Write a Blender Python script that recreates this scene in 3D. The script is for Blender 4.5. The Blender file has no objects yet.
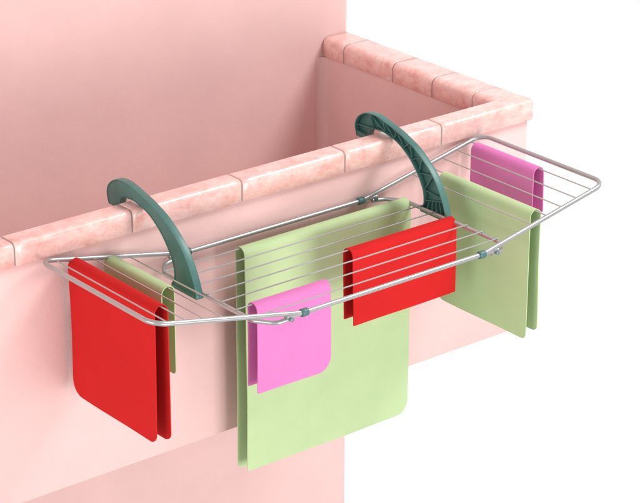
import bpy, bmesh, math, random
from mathutils import Vector, Matrix
random.seed(4)
S = bpy.context.scene
COL = S.collection

# ------------------------------------------------------------------ helpers
def link(name, me, mat, parent=None, origin=(0, 0, 0)):
    o = bpy.data.objects.new(name, me); COL.objects.link(o)
    if mat: me.materials.append(mat)
    if parent: o.parent = parent
    else: o.location = origin
    return o

def build(name, bm, mat, parent=None, origin=(0, 0, 0), smooth=True, sharp=35):
    """bmesh in world coordinates -> mesh object relative to origin"""
    bmesh.ops.translate(bm, verts=bm.verts, vec=-Vector(origin))
    bmesh.ops.recalc_face_normals(bm, faces=bm.faces)
    if smooth:
        for f in bm.faces: f.smooth = True
        a = math.radians(sharp)
        for e in bm.edges:
            if len(e.link_faces) == 2 and e.calc_face_angle(0) > a: e.smooth = False
    me = bpy.data.meshes.new(name); bm.to_mesh(me); bm.free()
    return link(name, me, mat, parent, origin)

def tag(o, label, cat, group=None):
    o['label'] = label; o['category'] = cat
    if group: o['group'] = group

def empty(name, loc):
    o = bpy.data.objects.new(name, None); COL.objects.link(o); o.location = loc
    o.empty_display_size = .05
    return o

def add_box(bm, x0, x1, y0, y1, z0, z1, bev=0, seg=2):
    r = bmesh.ops.create_cube(bm, size=1)
    vs = r['verts']
    for v in vs:
        v.co = Vector(((x0+x1)/2 + v.co.x*(x1-x0), (y0+y1)/2 + v.co.y*(y1-y0), (z0+z1)/2 + v.co.z*(z1-z0)))
    if bev:
        es = list({e for v in vs for e in v.link_edges})
        bmesh.ops.bevel(bm, geom=es, offset=bev, segments=seg, affect='EDGES', profile=.5)

def add_tube(bm, pts, r, n=14, cap=True):
    pts = [Vector(p) for p in pts]
    T = []
    for i in range(len(pts)):
        a = pts[max(i-1, 0)]; b = pts[min(i+1, len(pts)-1)]
        T.append((b-a).normalized())
    nrm = T[0].orthogonal().normalized()
    rings = []
    for i, p in enumerate(pts):
        nrm = (nrm - T[i]*nrm.dot(T[i])).normalized()
        bn = T[i].cross(nrm)
        rr = r[i] if isinstance(r, (list, tuple)) else r
        rings.append([bm.verts.new(p + (nrm*math.cos(2*math.pi*k/n) + bn*math.sin(2*math.pi*k/n))*rr) for k in range(n)])
    for a, b in zip(rings, rings[1:]):
        for k in range(n):
            bm.faces.new((a[k], a[(k+1) % n], b[(k+1) % n], b[k]))
    if cap:
        bm.faces.new(rings[0][::-1]); bm.faces.new(rings[-1])

def rounded_path(corners, rad, n=10):
    """polyline through corners with each inner corner rounded"""
    P = [Vector(c) for c in corners]
    if not isinstance(rad, (list, tuple)): rad = [rad]*len(P)
    out = [P[0]]
    for i in range(1, len(P)-1):
        a, b, c = P[i-1], P[i], P[i+1]
        u = (a-b).normalized(); v = (c-b).normalized()
        th = math.acos(max(-1, min(1, u.dot(v))))
        d = rad[i]/math.tan(th/2)
        cen = b + (u+v).normalized()*(rad[i]/math.sin(th/2))
        s = b+u*d - cen; e = b+v*d - cen
        ang = s.angle(e); ax = s.cross(e).normalized()
        for k in range(n+1):
            out.append(cen + Matrix.Rotation(ang*k/n, 3, ax) @ s)
    out.append(P[-1])
    return out

# ------------------------------------------------------------------ materials
def principled(name, base, rough=.5, metal=0., **kw):
    m = bpy.data.materials.new(name); m.use_nodes = True
    b = m.node_tree.nodes['Principled BSDF']
    b.inputs['Base Color'].default_value = (*base, 1)
    b.inputs['Roughness'].default_value = rough
    b.inputs['Metallic'].default_value = metal
    for k, v in kw.items(): b.inputs[k].default_value = v
    return m, m.node_tree, b

def noise(nt, scale, detail=4, rough=.55, coord='Object', vec=None):
    tc = nt.nodes.new('ShaderNodeTexCoord'); n = nt.nodes.new('ShaderNodeTexNoise')
    n.inputs['Scale'].default_value = scale; n.inputs['Detail'].default_value = detail
    n.inputs['Roughness'].default_value = rough
    if vec:
        mp = nt.nodes.new('ShaderNodeMapping'); mp.inputs['Scale'].default_value = vec
        nt.links.new(tc.outputs[coord], mp.inputs['Vector']); nt.links.new(mp.outputs['Vector'], n.inputs['Vector'])
    else:
        nt.links.new(tc.outputs[coord], n.inputs['Vector'])
    return n

def ramp(nt, src, stops):
    r = nt.nodes.new('ShaderNodeValToRGB'); e = r.color_ramp.elements
    e[0].position, e[0].color = stops[0][0], (*stops[0][1], 1)
    e[1].position, e[1].color = stops[-1][0], (*stops[-1][1], 1)
    for p, c in stops[1:-1]:
        k = e.new(p); k.color = (*c, 1)
    nt.links.new(src, r.inputs['Fac'])
    return r

def bump(nt, b, src, strength, dist):
    bp = nt.nodes.new('ShaderNodeBump'); bp.inputs['Strength'].default_value = strength
    bp.inputs['Distance'].default_value = dist
    nt.links.new(src, bp.inputs['Height']); nt.links.new(bp.outputs['Normal'], b.inputs['Normal'])

def wall_mat(name, c):
    m, nt, b = principled(name, c, .8)
    b.inputs['Specular IOR Level'].default_value = .25
    n = noise(nt, 5, 5, .6)
    lo = tuple(x*.965 for x in c); hi = tuple(min(x*1.025, 1) for x in c)
    r = ramp(nt, n.outputs['Fac'], [(.35, lo), (.65, hi)])
    nt.links.new(r.outputs['Color'], b.inputs['Base Color'])
    n2 = noise(nt, 260, 3, .6)
    n3 = noise(nt, 55, 6, .7)
    ad = nt.nodes.new('ShaderNodeMath'); ad.operation = 'ADD'
    nt.links.new(n2.outputs['Fac'], ad.inputs[0]); nt.links.new(n3.outputs['Fac'], ad.inputs[1])
    bump(nt, b, ad.outputs['Value'], .22, .0022)
    return m
PINK = (.775, .515, .492)
M_wall = wall_mat('pink_render', PINK)
M_floor = wall_mat('pink_floor', (.62, .37, .34))

def coping_mat():
    m, nt, b = principled('pink_marble_coping', (.8, .5, .45), .3)
    b.inputs['Coat Weight'].default_value = .75
    b.inputs['Coat Roughness'].default_value = .14
    n = noise(nt, 34, 8, .72, vec=(.6, .8, 1.0)); n.inputs['Distortion'].default_value = .25
    r = ramp(nt, n.outputs['Fac'], [(.32, (.77, .36, .315)), (.44, (.84, .485, .44)), (.56, (.88, .58, .53)), (.72, (.91, .69, .64))])
    n3 = noise(nt, 90, 5, .7)
    mx = nt.nodes.new('ShaderNodeMix'); mx.data_type = 'RGBA'; mx.blend_type = 'MULTIPLY'
    mx.inputs['Factor'].default_value = .5
    r3 = ramp(nt, n3.outputs['Fac'], [(.33, (.88, .76, .73)), (.55, (1, 1, 1))])
    nt.links.new(r.outputs['Color'], mx.inputs['A']); nt.links.new(r3.outputs['Color'], mx.inputs['B'])
    nt.links.new(mx.outputs['Result'], b.inputs['Base Color'])
    rr = nt.nodes.new('ShaderNodeMapRange'); rr.inputs['To Min'].default_value = .24; rr.inputs['To Max'].default_value = .46
    nt.links.new(n3.outputs['Fac'], rr.inputs['Value']); nt.links.new(rr.outputs['Result'], b.inputs['Roughness'])
    bump(nt, b, n.outputs['Fac'], .25, .0025)
    return m
M_coping = coping_mat()
M_mortar, nt, b = principled('grey_joint', (.34, .25, .23), .9)

def metal_mat(name, base, rough, metal=.85):
    m, nt, b = principled(name, base, rough, metal)
    n = noise(nt, 14, 3, .5)
    rr = nt.nodes.new('ShaderNodeMapRange'); rr.inputs['To Min'].default_value = rough-.03; rr.inputs['To Max'].default_value = rough+.05
    nt.links.new(n.outputs['Fac'], rr.inputs['Value']); nt.links.new(rr.outputs['Result'], b.inputs['Roughness'])
    return m
M_tube = metal_mat('grey_steel_tube', (.42, .42, .415), .34, .65)
M_wire = metal_mat('steel_wire', (.50, .49, .48), .32, .6)
M_rivet = metal_mat('rivet_steel', (.16, .22, .22), .4, .3)

def plastic(name, base, rough):
    m, nt, b = principled(name, base, rough)
    n = noise(nt, 700, 2, .5)
    bump(nt, b, n.outputs['Fac'], .18, .0006)
    n2 = noise(nt, 25, 4, .6)
    r = ramp(nt, n2.outputs['Fac'], [(.35, tuple(x*.9 for x in base)), (.65, tuple(x*1.08 for x in base))])
    nt.links.new(r.outputs['Color'], b.inputs['Base Color'])
    return m
M_teal = plastic('teal_plastic', (.060, .165, .145), .40)
M_teal_cap = plastic('teal_cap_plastic', (.062, .15, .142), .4)

def cloth(name, base, along):
    m, nt, b = principled(name, base, .85)
    b.inputs['Specular IOR Level'].default_value = .12
    b.inputs['Sheen Weight'].default_value = .02
    b.inputs['Sheen Roughness'].default_value = .5
    n2 = noise(nt, 9, 4, .6)
    r = ramp(nt, n2.outputs['Fac'], [(.3, tuple(x*.955 for x in base)), (.7, tuple(min(x*1.03, 1) for x in base))])
    nt.links.new(r.outputs['Color'], b.inputs['Base Color'])
    tc = nt.nodes.new('ShaderNodeTexCoord')
    ws = []
    for d in (along, 'Z'):
        w = nt.nodes.new('ShaderNodeTexWave'); w.bands_direction = d
        w.inputs['Scale'].default_value = 170; w.inputs['Distortion'].default_value = .6; w.inputs['Detail'].default_value = 1
        nt.links.new(tc.outputs['Object'], w.inputs['Vector']); ws.append(w)
    ad = nt.nodes.new('ShaderNodeMath'); ad.operation = 'ADD'
    nt.links.new(ws[0].outputs['Fac'], ad.inputs[0]); nt.links.new(ws[1].outputs['Fac'], ad.inputs[1])
    bump(nt, b, ad.outputs['Value'], .22, .0006)
    return m
GREEN = (.485, .615, .335); RED = (.565, .014, .014); MAG = (.70, .20, .48)

# ------------------------------------------------------------------ dimensions (metres)
W_, H_ = .0573, .0535           # coping width and height
FY, SX = .010, -.004            # outer faces of parapet
IY, IX = .050, -.076            # inner faces of parapet
D = .729                        # house wall plane
ZB = -.567                      # underside of the balcony
XL = -3.4                       # left end of the balcony

# ------------------------------------------------------------------ house wall
hw = empty('house_wall', (-2.0, D+.15, -2.4))
O = hw.location
bm = bmesh.new()
r_ = .034
prof = [(-5.2, D)]; SW = -.007+.028
for k in range(9):
    a = math.pi/2*k/8
    prof.append((SW-r_+r_*math.sin(a), D+r_-r_*math.cos(a)))
prof += [(SW, D+.30), (-5.2, D+.30)]
lo = [bm.verts.new((x, y, -2.4)) for x, y in prof]; hi = [bm.verts.new((x, y, 1.9)) for x, y in prof]
for k in range(len(prof)):
    j = (k+1) % len(prof); bm.faces.new((lo[k], lo[j], hi[j], hi[k]))
bm.faces.new(lo[::-1]); bm.faces.new(hi)
build('wall_face', bm, M_wall, hw, O)
tag(hw, 'tall smooth pink house wall with a free right edge behind the balcony', 'wall')

# ------------------------------------------------------------------ balcony parapet
bp_ = empty('balcony', (-1.7, .37, ZB))
O = bp_.location
bm = bmesh.new()
add_box(bm, XL, SX, FY, IY, ZB, -.0005, .003, 2)
build('front_parapet', bm, M_wall, bp_, O)
bm = bmesh.new()
add_box(bm, IX, SX-.0006, IY-.004, D-.0005, ZB+.001, -.001, .0)
# concave plaster cove where the side parapet meets the house wall
R = .026; n = 8
base = []
for k in range(n+1):
    a = math.pi/2*k/n
    base.append((IX-R+R*math.sin(a), D-R+R*math.cos(a)))
lo = [bm.verts.new((x+.0004, y-.0004, ZB+.06)) for x, y in base]+[bm.verts.new((IX+.01, D-.0008, ZB+.06))]
hi = [bm.verts.new((x+.0004, y-.0004, -.0015)) for x, y in base]+[bm.verts.new((IX+.01, D-.0008, -.0015))]
for k in range(n+2):
    j = (k+1) % (n+2); bm.faces.new((lo[k], lo[j], hi[j], hi[k]))
bm.faces.new(lo[::-1]); bm.faces.new(hi)
build('side_parapet', bm, M_wall, bp_, O)
bm = bmesh.new()
add_box(bm, XL, XL+.07, IY-.004, D-.0005, ZB+.001, -.001)
build('side_parapet', bm, M_wall, bp_, O)
bm = bmesh.new()
add_box(bm, XL+.06, IX+.01, IY-.01, D-.0008, ZB+.002, ZB+.07)
build('floor_slab', bm, M_floor, bp_, O)

# coping: rounded tiles with recessed joints
def coping_profile(w, h, rf, rb, n=7):
    """closed (u, z) section; u from 0 (outer) to w (inner)"""
    p = [(0.0015, 0), (0, .0015)]
    for k in range(n+1):
        a = math.pi/2*k/n; p.append((rf-rf*math.cos(a), h-rf+rf*math.sin(a)))
    for k in range(n+1):
        a = math.pi/2*k/n; p.append((w-rb+rb*math.sin(a), h-rb+rb*math.cos(a)))
    p += [(w, .0015), (w-.0015, 0)]
    return p

def inset(prof, d, w, h):
    cx, cz = w/2, h/2
    return [(cx+(u-cx)*(1-2*d/w), cz+(z-cz)*(1-2*d/h)) for u, z in prof]

def sweep(bm, prof, w, h, s0, s1, put, end=.0022, jit=0., lastcap=0):
    secs = [(s0, end), (s0+end*.4, end*.4), (s0+end, 0)]
    L = s1-s0; m = max(2, int(L/.02))
    secs += [(s0+end+(L-2*end)*k/m, 0) for k in range(1, m)]
    e2 = lastcap or end
    secs += [(s1-e2*(1-math.sin(math.pi/2*k/6)), e2*.62*(1-math.cos(math.pi/2*k/6))) for k in range(7)] if lastcap else [(s1-end, 0), (s1-end*.4, end*.4), (s1, end)]
    du, dz = random.uniform(-jit, jit), random.uniform(-jit, jit)
    rings = []
    for s, d in secs:
        rings.append([bm.verts.new(put(s, u+du, z+dz)) for u, z in inset(prof, d, w, h)])
    N = len(prof)
    for a, b in zip(rings, rings[1:]):
        for k in range(N): bm.faces.new((a[k], a[(k+1) % N], b[(k+1) % N], b[k]))
    bm.faces.new(rings[0][::-1]); bm.faces.new(rings[-1])

bmT = bmesh.new(); bmJ = bmesh.new()
pf = coping_profile(W_, H_, .0125, .008)
putx = lambda s, u, z: (s, u, z)
joints = [XL-.01] + [-.297-.3*k for k in range(10, -1, -1)]
joints = [j for i, j in enumerate(joints) if i == 0 or j > XL+.03]
g = .0015
for a, b in zip(joints, joints[1:]): sweep(bmT, pf, W_, H_, a+g, b-g, putx, jit=.0004)
sweep(bmT, pf, W_, H_, joints[-1]+g, .0085, putx, end=.002, lastcap=.009)
sweep(bmJ, inset(pf, .0016, W_, H_), W_, H_, XL, .004, putx)
WX = .0841
pS = coping_profile(WX, H_, .006, .019)
puty = lambda s, u, z: (.004-u, s, z)
yj = [W_-.0075, .132, .285, .440, .640, D-.001]
for i, (a, b) in enumerate(zip(yj, yj[1:])): sweep(bmT, pS, WX, H_, a+(g if i else 0), b-g, puty, end=.002 if i else .0004, jit=.0003)
sweep(bmJ, inset(pS, .0016, WX, H_), WX, H_, W_-.004, D-.002, puty)
yl = [W_-.0075, .35, D-.001]
putl = lambda s, u, z: (XL-.012+u, s, z)
for i, (a, b) in enumerate(zip(yl, yl[1:])): sweep(bmT, pS, WX, H_, a+g, b-g, putl)
cop = build('coping', bmT, M_coping, bp_, O, sharp=50)
build('joint_mortar', bmJ, M_mortar, cop, (O[0], O[1], O[2]))
tag(bp_, 'pink rendered balcony with a mottled pink tile coping along its parapet', 'balcony')

# ------------------------------------------------------------------ drying rack
XM, A, B = -.8064, .3493, .6348
ZR, Y1, Y2 = -.078, -.006, -.4279
PIV, SLOPE = .262, .213
def zw(ax): return ZR + SLOPE*(ax-PIV)
TR = .0055; WR = .0016
rack = empty('drying_rack', (XM, (Y1+Y2)/2, ZR-.015))
O = rack.location
tag(rack, 'grey metal clothes airer with raised wings hooked over the balcony coping by teal arms', 'drying rack')
for y in (Y1, Y2):
    bm = bmesh.new()
    add_tube(bm, [(XM-.30, y, ZR), (XM+.30, y, ZR)], TR)
    build('rail', bm, M_tube, rack, O)
ZS = ZR-.0095
for s in (-1, 1):
    bm = bmesh.new()
    X_ = XM+s*A
    pts = rounded_path([(XM+s*.284, Y1-.004, ZS+.003), (X_-s*.03, Y1-.008, ZS), (X_, Y1-.05, ZS), (X_, Y2+.05, ZS), (X_-s*.03, Y2+.008, ZS), (XM+s*.284, Y2+.004, ZS+.003)], .03, 8)
    add_tube(bm, pts, .0052)
    build('side_bar', bm, M_tube, rack, O)
    # wing: one bent tube
    bm = bmesh.new()
    p = [(XM+s*.245, Y2, ZR+.0012), (XM+s*PIV, Y2, ZR+.0015), (XM+s*B, Y2, zw(B)), (XM+s*B, Y1, zw(B)), (XM+s*PIV, Y1, ZR+.0015), (XM+s*.245, Y1, ZR+.0012)]
    add_tube(bm, rounded_path(p, [0, .03, .034, .034, .03, 0], 9), TR*.98)
    build('wing_frame', bm, M_tube, rack, O)
    for y, d in ((Y1, 1), (Y2, -1)):
        bm = bmesh.new()
        xc = XM+s*.252
        add_tube(bm, [(xc-.009, y, ZR), (xc-.0085, y, ZR), (xc-.007, y, ZR), (xc+.007, y, ZR), (xc+.0085, y, ZR), (xc+.009, y, ZR)], [.0066, .0085, .0092, .0092, .0085, .0066], 18)
        build('hinge_collar', bm, M_teal_cap, rack, O)
        bm = bmesh.new()
        xp = XM+s*.292
        add_tube(bm, [(xp, y-.0120, ZR-.003), (xp, y-.0114, ZR-.003), (xp, y+.0114, ZR-.003), (xp, y+.0120, ZR-.003)], [.0036, .0048, .0048, .0036], 12)
        build('hinge_pin', bm, M_rivet, rack, O)
# lines
WY = [Y1+(Y2-Y1)*k/8 for k in range(1, 8)]
for y in WY:
    bm = bmesh.new(); add_tube(bm, [(XM-A-.002, y, ZR-.0030), (XM+A+.002, y, ZR-.0030)], WR, 8)
    build('line_wire', bm, M_wire, rack, O)
WXR = [B-.0395-.0468*i for i in range(5)]
for s in (-1, 1):
    for ax in WXR:
        bm = bmesh.new(); add_tube(bm, [(XM+s*ax, Y1+.002, zw(ax)), (XM+s*ax, Y2-.002, zw(ax))], WR, 8)
        build('line_wire', bm, M_wire, rack, O)

# hook arms: outline in (y, z)
OUTER = [(.1260, .0270), (.1325, .0500), (.1270, .0705), (.1105, .0860), (.0880, .0953), (.0560, .0975), (.0280, .0925), (-.0270, .0785), (-.0560, .0680), (-.0855, .0555), (-.1155, .0365), (-.1420, .0160), (-.1640, -.0080), (-.1815, -.0350), (-.1930, -.0580), (-.2010, -.0800), (-.2040, -.0925)]
INNER = [(.0830, .0270), (.0800, .0450), (.0730, .0560), (.0560, .0610), (.0260, .0625), (-.0020, .0570), (-.0250, .0505), (-.0520, .0360), (-.0780, .0155), (-.1020, -.0120), (-.1180, -.0400), (-.1215, -.0600), (-.1205, -.0740), (-.1130, -.0830), (-.1110, -.0925)]
def resample(P, n):
    P = [Vector((a, b, 0)) for a, b in P]
    # Catmull-Rom, then equal arc-length
    Q = []
    for i in range(len(P)-1):
        p0, p1, p2, p3 = P[max(i-1, 0)], P[i], P[i+1], P[min(i+2, len(P)-1)]
        for k in range(12):
            t = k/12
            Q.append(.5*((2*p1)+(p2-p0)*t+(2*p0-5*p1+4*p2-p3)*t*t+(3*p1-p0-3*p2+p3)*t**3))
    Q.append(P[-1])
    L = [0]
    for a, b in zip(Q, Q[1:]): L.append(L[-1]+(b-a).length)
    out = []; j = 0
    for k in range(n):
        d = L[-1]*k/(n-1)
        while j < len(L)-2 and L[j+1] < d: j += 1
        t = (d-L[j])/max(1e-9, L[j+1]-L[j]); q = Q[j].lerp(Q[j+1], min(1, t)); out.append((q.x, q.y))
    return out
NA = 64
oc, ic = resample(OUTER, NA), resample(INNER, NA)
AW = .0185
def strip(bm, pa, pb, x0, x1):
    """solid between two (y,z) polylines, extruded from x0 to x1"""
    q = [[bm.verts.new((x, *p)) for p in pl] for x in (x0, x1) for pl in (pa, pb)]
    a0, b0, a1, b1 = q; n = len(pa)
    for k in range(n-1):
        bm.faces.new((a0[k], a0[k+1], b0[k+1], b0[k])); bm.faces.new((a1[k], b1[k], b1[k+1], a1[k+1]))
        bm.faces.new((a0[k], a1[k], a1[k+1], a0[k+1])); bm.faces.new((b0[k], b0[k+1], b1[k+1], b1[k]))
    bm.faces.new((a0[0], b0[0], b1[0], a1[0])); bm.faces.new((a0[-1], a1[-1], b1[-1], b0[-1]))
def lerp2(a, b, t): return (a[0]+(b[0]-a[0])*t, a[1]+(b[1]-a[1])*t)
def rel(a, b, d):
    L = math.hypot(b[0]-a[0], b[1]-a[1]); return lerp2(a, b, min(.49, d/L))
def make_arm(xc, s):
    """s=-1: closed face towards -X, ribs towards +X"""
    xo, xi = xc+s*AW/2, xc-s*AW/2
    bm = bmesh.new()
    T = .0036
    of = [rel(o, i, T) for o, i in zip(oc, ic)]; inf = [rel(i, o, T) for o, i in zip(oc, ic)]
    # web (plate) on the outer side, flanges run over the full width
    ch = .0012
    strip(bm, oc, of, xi, xo); strip(bm, inf, ic, xi, xo)
    strip(bm, of, inf, xo-s*.0008, xo-s*.006)
    bmesh.ops.remove_doubles(bm, verts=bm.verts, dist=1e-6)
    es = []
    for e in bm.edges:
        if len(e.link_faces) == 2 and e.calc_face_angle(0) > 1.2: es.append(e)
    bmesh.ops.bevel(bm, geom=es, offset=ch, segments=2, affect='EDGES', profile=.5)
    # end plate at hook tip and zigzag ribs
    rx0, rx1 = xi+s*.0035, xo-s*.004
    def rib(p, q, t=.0019):
        d = Vector((q[0]-p[0], q[1]-p[1])); L = d.length; nrm = Vector((-d.y, d.x))/L*t/2
        p_, q_ = Vector(p), Vector(q)
        strip(bm, [p_+nrm, q_+nrm], [p_-nrm, q_-nrm], rx0, rx1)
    strip(bm, [of[0], inf[0]], [of[2], inf[2]], xi+s*.001, xo-s*.001)
    idx = [4, 13, 20, 27, 34, 41, 48, 56]
    for k, (i, j) in enumerate(zip(idx, idx[1:])):
        m = (i+j)//2
        rib(lerp2(of[i], inf[i], -.03), lerp2(of[m], inf[m], 1.03)); rib(lerp2(of[m], inf[m], 1.03), lerp2(of[j], inf[j], -.03))
    for t in (.2, .4, .6, .8):
        i, j = 57, 62
        a = lerp2(of[i], inf[i], t); b = lerp2(of[j], inf[j], t); rib(a, b)
    rib(of[57], inf[57]); 
    arm = build('hook_arm', bm, M_teal, rack, O, sharp=40)
    bm = bmesh.new()
    add_box(bm, xc-AW/2-.0006, xc+AW/2+.0006, -.2046, -.1104, -.0955, -.0850, .0018, 2)
    ft = build('foot', bm, M_teal, arm, O)
    bm = bmesh.new()
    add_tube(bm, [(xc, -.2035, -.0900), (xc, -.2062, -.0900), (xc, -.2066, -.0900)], [.0036, .0036, .0030], 14)
    build('foot_plug', bm, M_teal_cap, ft, O)
    return arm
make_arm(XM-A-.0105, -1)
make_arm(XM+A+.006, 1)

# ------------------------------------------------------------------ towels
TOW = 'towels hung over the drying rack lines'
def towel(label, mat, axis, c, s0, s1, zc, zf, zb, rad=.0165, rf=(.004, .004), rb=(.004, .004), seed=0, cat='towel'):
    """axis 'X': cloth over a line along X at y=c (front flap towards -Y);
       axis 'Y': over a line along Y at x=c (front flap towards -X).
       s0..s1 extent along the line; zc crest height; zf, zb: flap bottoms; rf/rb corner radii at (s0, s1)"""
    rnd = random.Random(seed)
    ph = [rnd.uniform(0, 6.28) for _ in range(6)]
    th = .0022
    zt = zc-rad
    prof = []   # (offset, z, dist_from_bottom, which, normal)
    def rows(L):
        ds = [0, .0006, .0015, .003, .005, .008, .012, .017, .023, .030, .038]
        ds = [d for d in ds if d < L]; n = max(2, int((L-ds[-1])/.012))
        return ds+[ds[-1]+(L-ds[-1])*k/n for k in range(1, n+1)]
    for d in rows(zt-zf): prof.append((-rad, zf+d, d, 0, (-1, 0)))
    for k in range(1, 16):
        a = math.pi*k/16; prof.append((-rad*math.cos(a), zt+rad*math.sin(a), 9, 2, (-math.cos(a), math.sin(a))))
    for d in reversed(rows(zt-zb)): prof.append((rad, zb+d, d, 1, (1, 0)))
    ns = max(12, int((s1-s0)/.012))
    def cut(d, r):
        if d >= r: return 0
        return r-math.sqrt(max(0, r*r-(r-d)**2))
    bm = bmesh.new(); outer = []; inner = []
    for o, z, d, w, nn in prof:
        r0, r1 = (rf, rb, (0, 0))[w]
        a = s0+cut(d, r0) if r0 else s0; b_ = s1-cut(d, r1) if r1 else s1
        ra = []; rb_ = []
        drop = max(0, zt-z)
        for k in range(ns+1):
            t = k/ns; s = a+(b_-a)*t
            amp = min(1, drop/.15)
            wv = amp*(.0016*math.sin(9*s+ph[w]+2*z)+.0009*math.sin(23*s+ph[w+2]+6*z)) + amp*.0018*math.sin(3.2*z+ph[w+1])
            e = .0007*math.sin(17*z+ph[4])*amp
            for lst, off in ((ra, th/2), (rb_, -th/2)):
                oo = o+nn[0]*off+wv; zz = z+nn[1]*off
                P = (s+e, c+oo, zz) if axis == 'X' else (c+oo, s+e, zz)
                lst.append(bm.verts.new(P))
        outer.append(ra); inner.append(rb_)
    R_ = len(prof)
    for G in (outer, inner):
        for i in range(R_-1):
            for k in range(ns): bm.faces.new((G[i][k], G[i][k+1], G[i+1][k+1], G[i+1][k]))
    for i in range(R_-1):
        for k in (0, ns): bm.faces.new((outer[i][k], outer[i+1][k], inner[i+1][k], inner[i][k]))
    for k in range(ns):
        for i in (0, R_-1): bm.faces.new((outer[i][k], outer[i][k+1], inner[i][k+1], inner[i][k]))
    org = ((s0+s1)/2, c, zf) if axis == 'X' else (c, (s0+s1)/2, zf)
    o = build('hanging_towel', bm, mat, None, org, sharp=60)
    tag(o, label, cat, TOW)
    return o
CR = .0032   # crest of a towel over its line
zc = ZR-.003+CR
cg, cr, cm = cloth('green_cloth_a', GREEN, 'X'), cloth('red_cloth_a', RED, 'X'), cloth('pink_cloth_a', MAG, 'X')
cgy, cry, cmy = cloth('green_cloth_b', GREEN, 'Y'), cloth('red_cloth_b', RED, 'Y'), cloth('pink_cloth_b', MAG, 'Y')
towel('large pale green towel hanging lowest of all in the middle of the rack', cg, 'X', WY[0], -.950, -.459, zc, -.636, -.645, rf=(.008, .034), rb=(.018, .034), seed=1)
towel('small red towel hung in front of the large green towel near the right arm', cr, 'X', WY[3], -.766, -.455, zc, -.261, -.256, rf=(.002, .002), rb=(.002, .002), seed=2)
towel('small pink towel on the frontmost part of the rack, over the large green towel', cm, 'X', WY[5], -1.115, -.915, zc, -.286, -.280, rf=(.003, .034), rb=(.003, .034), seed=3)
L = [XM-a for a in WXR]; Rr = [XM+a for a in WXR]
towel('red towel with two long flaps hanging from the left wing', cry, 'Y', L[1], -.330, -.008, zw(WXR[1])+CR, -.329, -.334, rf=(.024, .034), rb=(.022, .034), seed=4)
towel('narrow green towel half hidden behind the red towel on the left wing', cgy, 'Y', L[3], -.222, -.006, zw(WXR[3])+CR, -.25, -.245, rf=(.012, .02), rb=(.012, .02), seed=5)
towel('deep pink towel hung highest, on the outer end of the right wing', cmy, 'Y', Rr[0], -.248, -.030, zw(WXR[0])+CR, -.15, -.125, rf=(.01, .01), rb=(.01, .01), seed=6)
towel('green towel on the right wing, between the pink towel and the right arm', cgy, 'Y', Rr[3], -.387, -.072, zw(WXR[3])+CR, -.354, -.343, rf=(.014, .026), rb=(.014, .02), seed=7)

# ------------------------------------------------------------------ light
ENV = .62
w = bpy.data.worlds.new('World'); S.world = w; w.use_nodes = True
bg = w.node_tree.nodes['Background']
bg.inputs['Strength'].default_value = 1.0
# added world gradient: white behind the balcony, dimmed towards the camera to deepen shade
nt = w.node_tree
tc = nt.nodes.new('ShaderNodeTexCoord'); vm = nt.nodes.new('ShaderNodeVectorMath'); vm.operation = 'DOT_PRODUCT'
vm.inputs[1].default_value = (.577, .721, -.384)
nt.links.new(tc.outputs['Generated'], vm.inputs[0])
mr = nt.nodes.new('ShaderNodeMapRange'); mr.interpolation_type = 'SMOOTHSTEP'
for k, v in (('From Min', .2), ('From Max', .7), ('To Min', ENV), ('To Max', 1.02)): mr.inputs[k].default_value = v
nt.links.new(vm.outputs['Value'], mr.inputs['Value'])
nt.links.new(mr.outputs['Result'], bg.inputs['Color'])
def area(name, loc, target, size, power, col=(1, 1, 1)):
    l = bpy.data.lights.new(name, 'AREA'); l.shape = 'DISK'; l.size = size; l.energy = power; l.color = col
    o = bpy.data.objects.new(name, l); COL.objects.link(o); o.location = loc
    o.rotation_euler = (Vector(target)-Vector(loc)).to_track_quat('-Z', 'Y').to_euler()
    return o
area('key_lamp', (-.5, -4.8, -1.1), (-.8, 0, -.3), 3.0, 165, (1, .985, .97))
area('side_fill', (-4.6, -1.2, .2), (-.9, -.1, -.2), 2.4, 68, (1, .985, .97))  # unseen fill added to brighten the faces turned left
area('top_lamp', (1.25, -1.35, 2.5), (-.8, 0, 0), 1.3, 88)

# ------------------------------------------------------------------ camera
cam = bpy.data.cameras.new('camera'); co = bpy.data.objects.new('camera', cam); COL.objects.link(co)
co.location = (-3.85063, -3.9646, 1.93274)
yaw, pitch = .67572, -.39383
co.rotation_euler = (math.pi/2+pitch, 0, -yaw)
cam.sensor_fit = 'HORIZONTAL'; cam.sensor_width = 36; cam.lens = 36*2346.375/640
cam.clip_start = .05; cam.clip_end = 200
S.camera = co
S.render.resolution_x, S.render.resolution_y = 1024, 805
S.view_settings.view_transform = 'Standard'; S.view_settings.look = 'None'
S.view_settings.exposure = 0; S.view_settings.gamma = 1
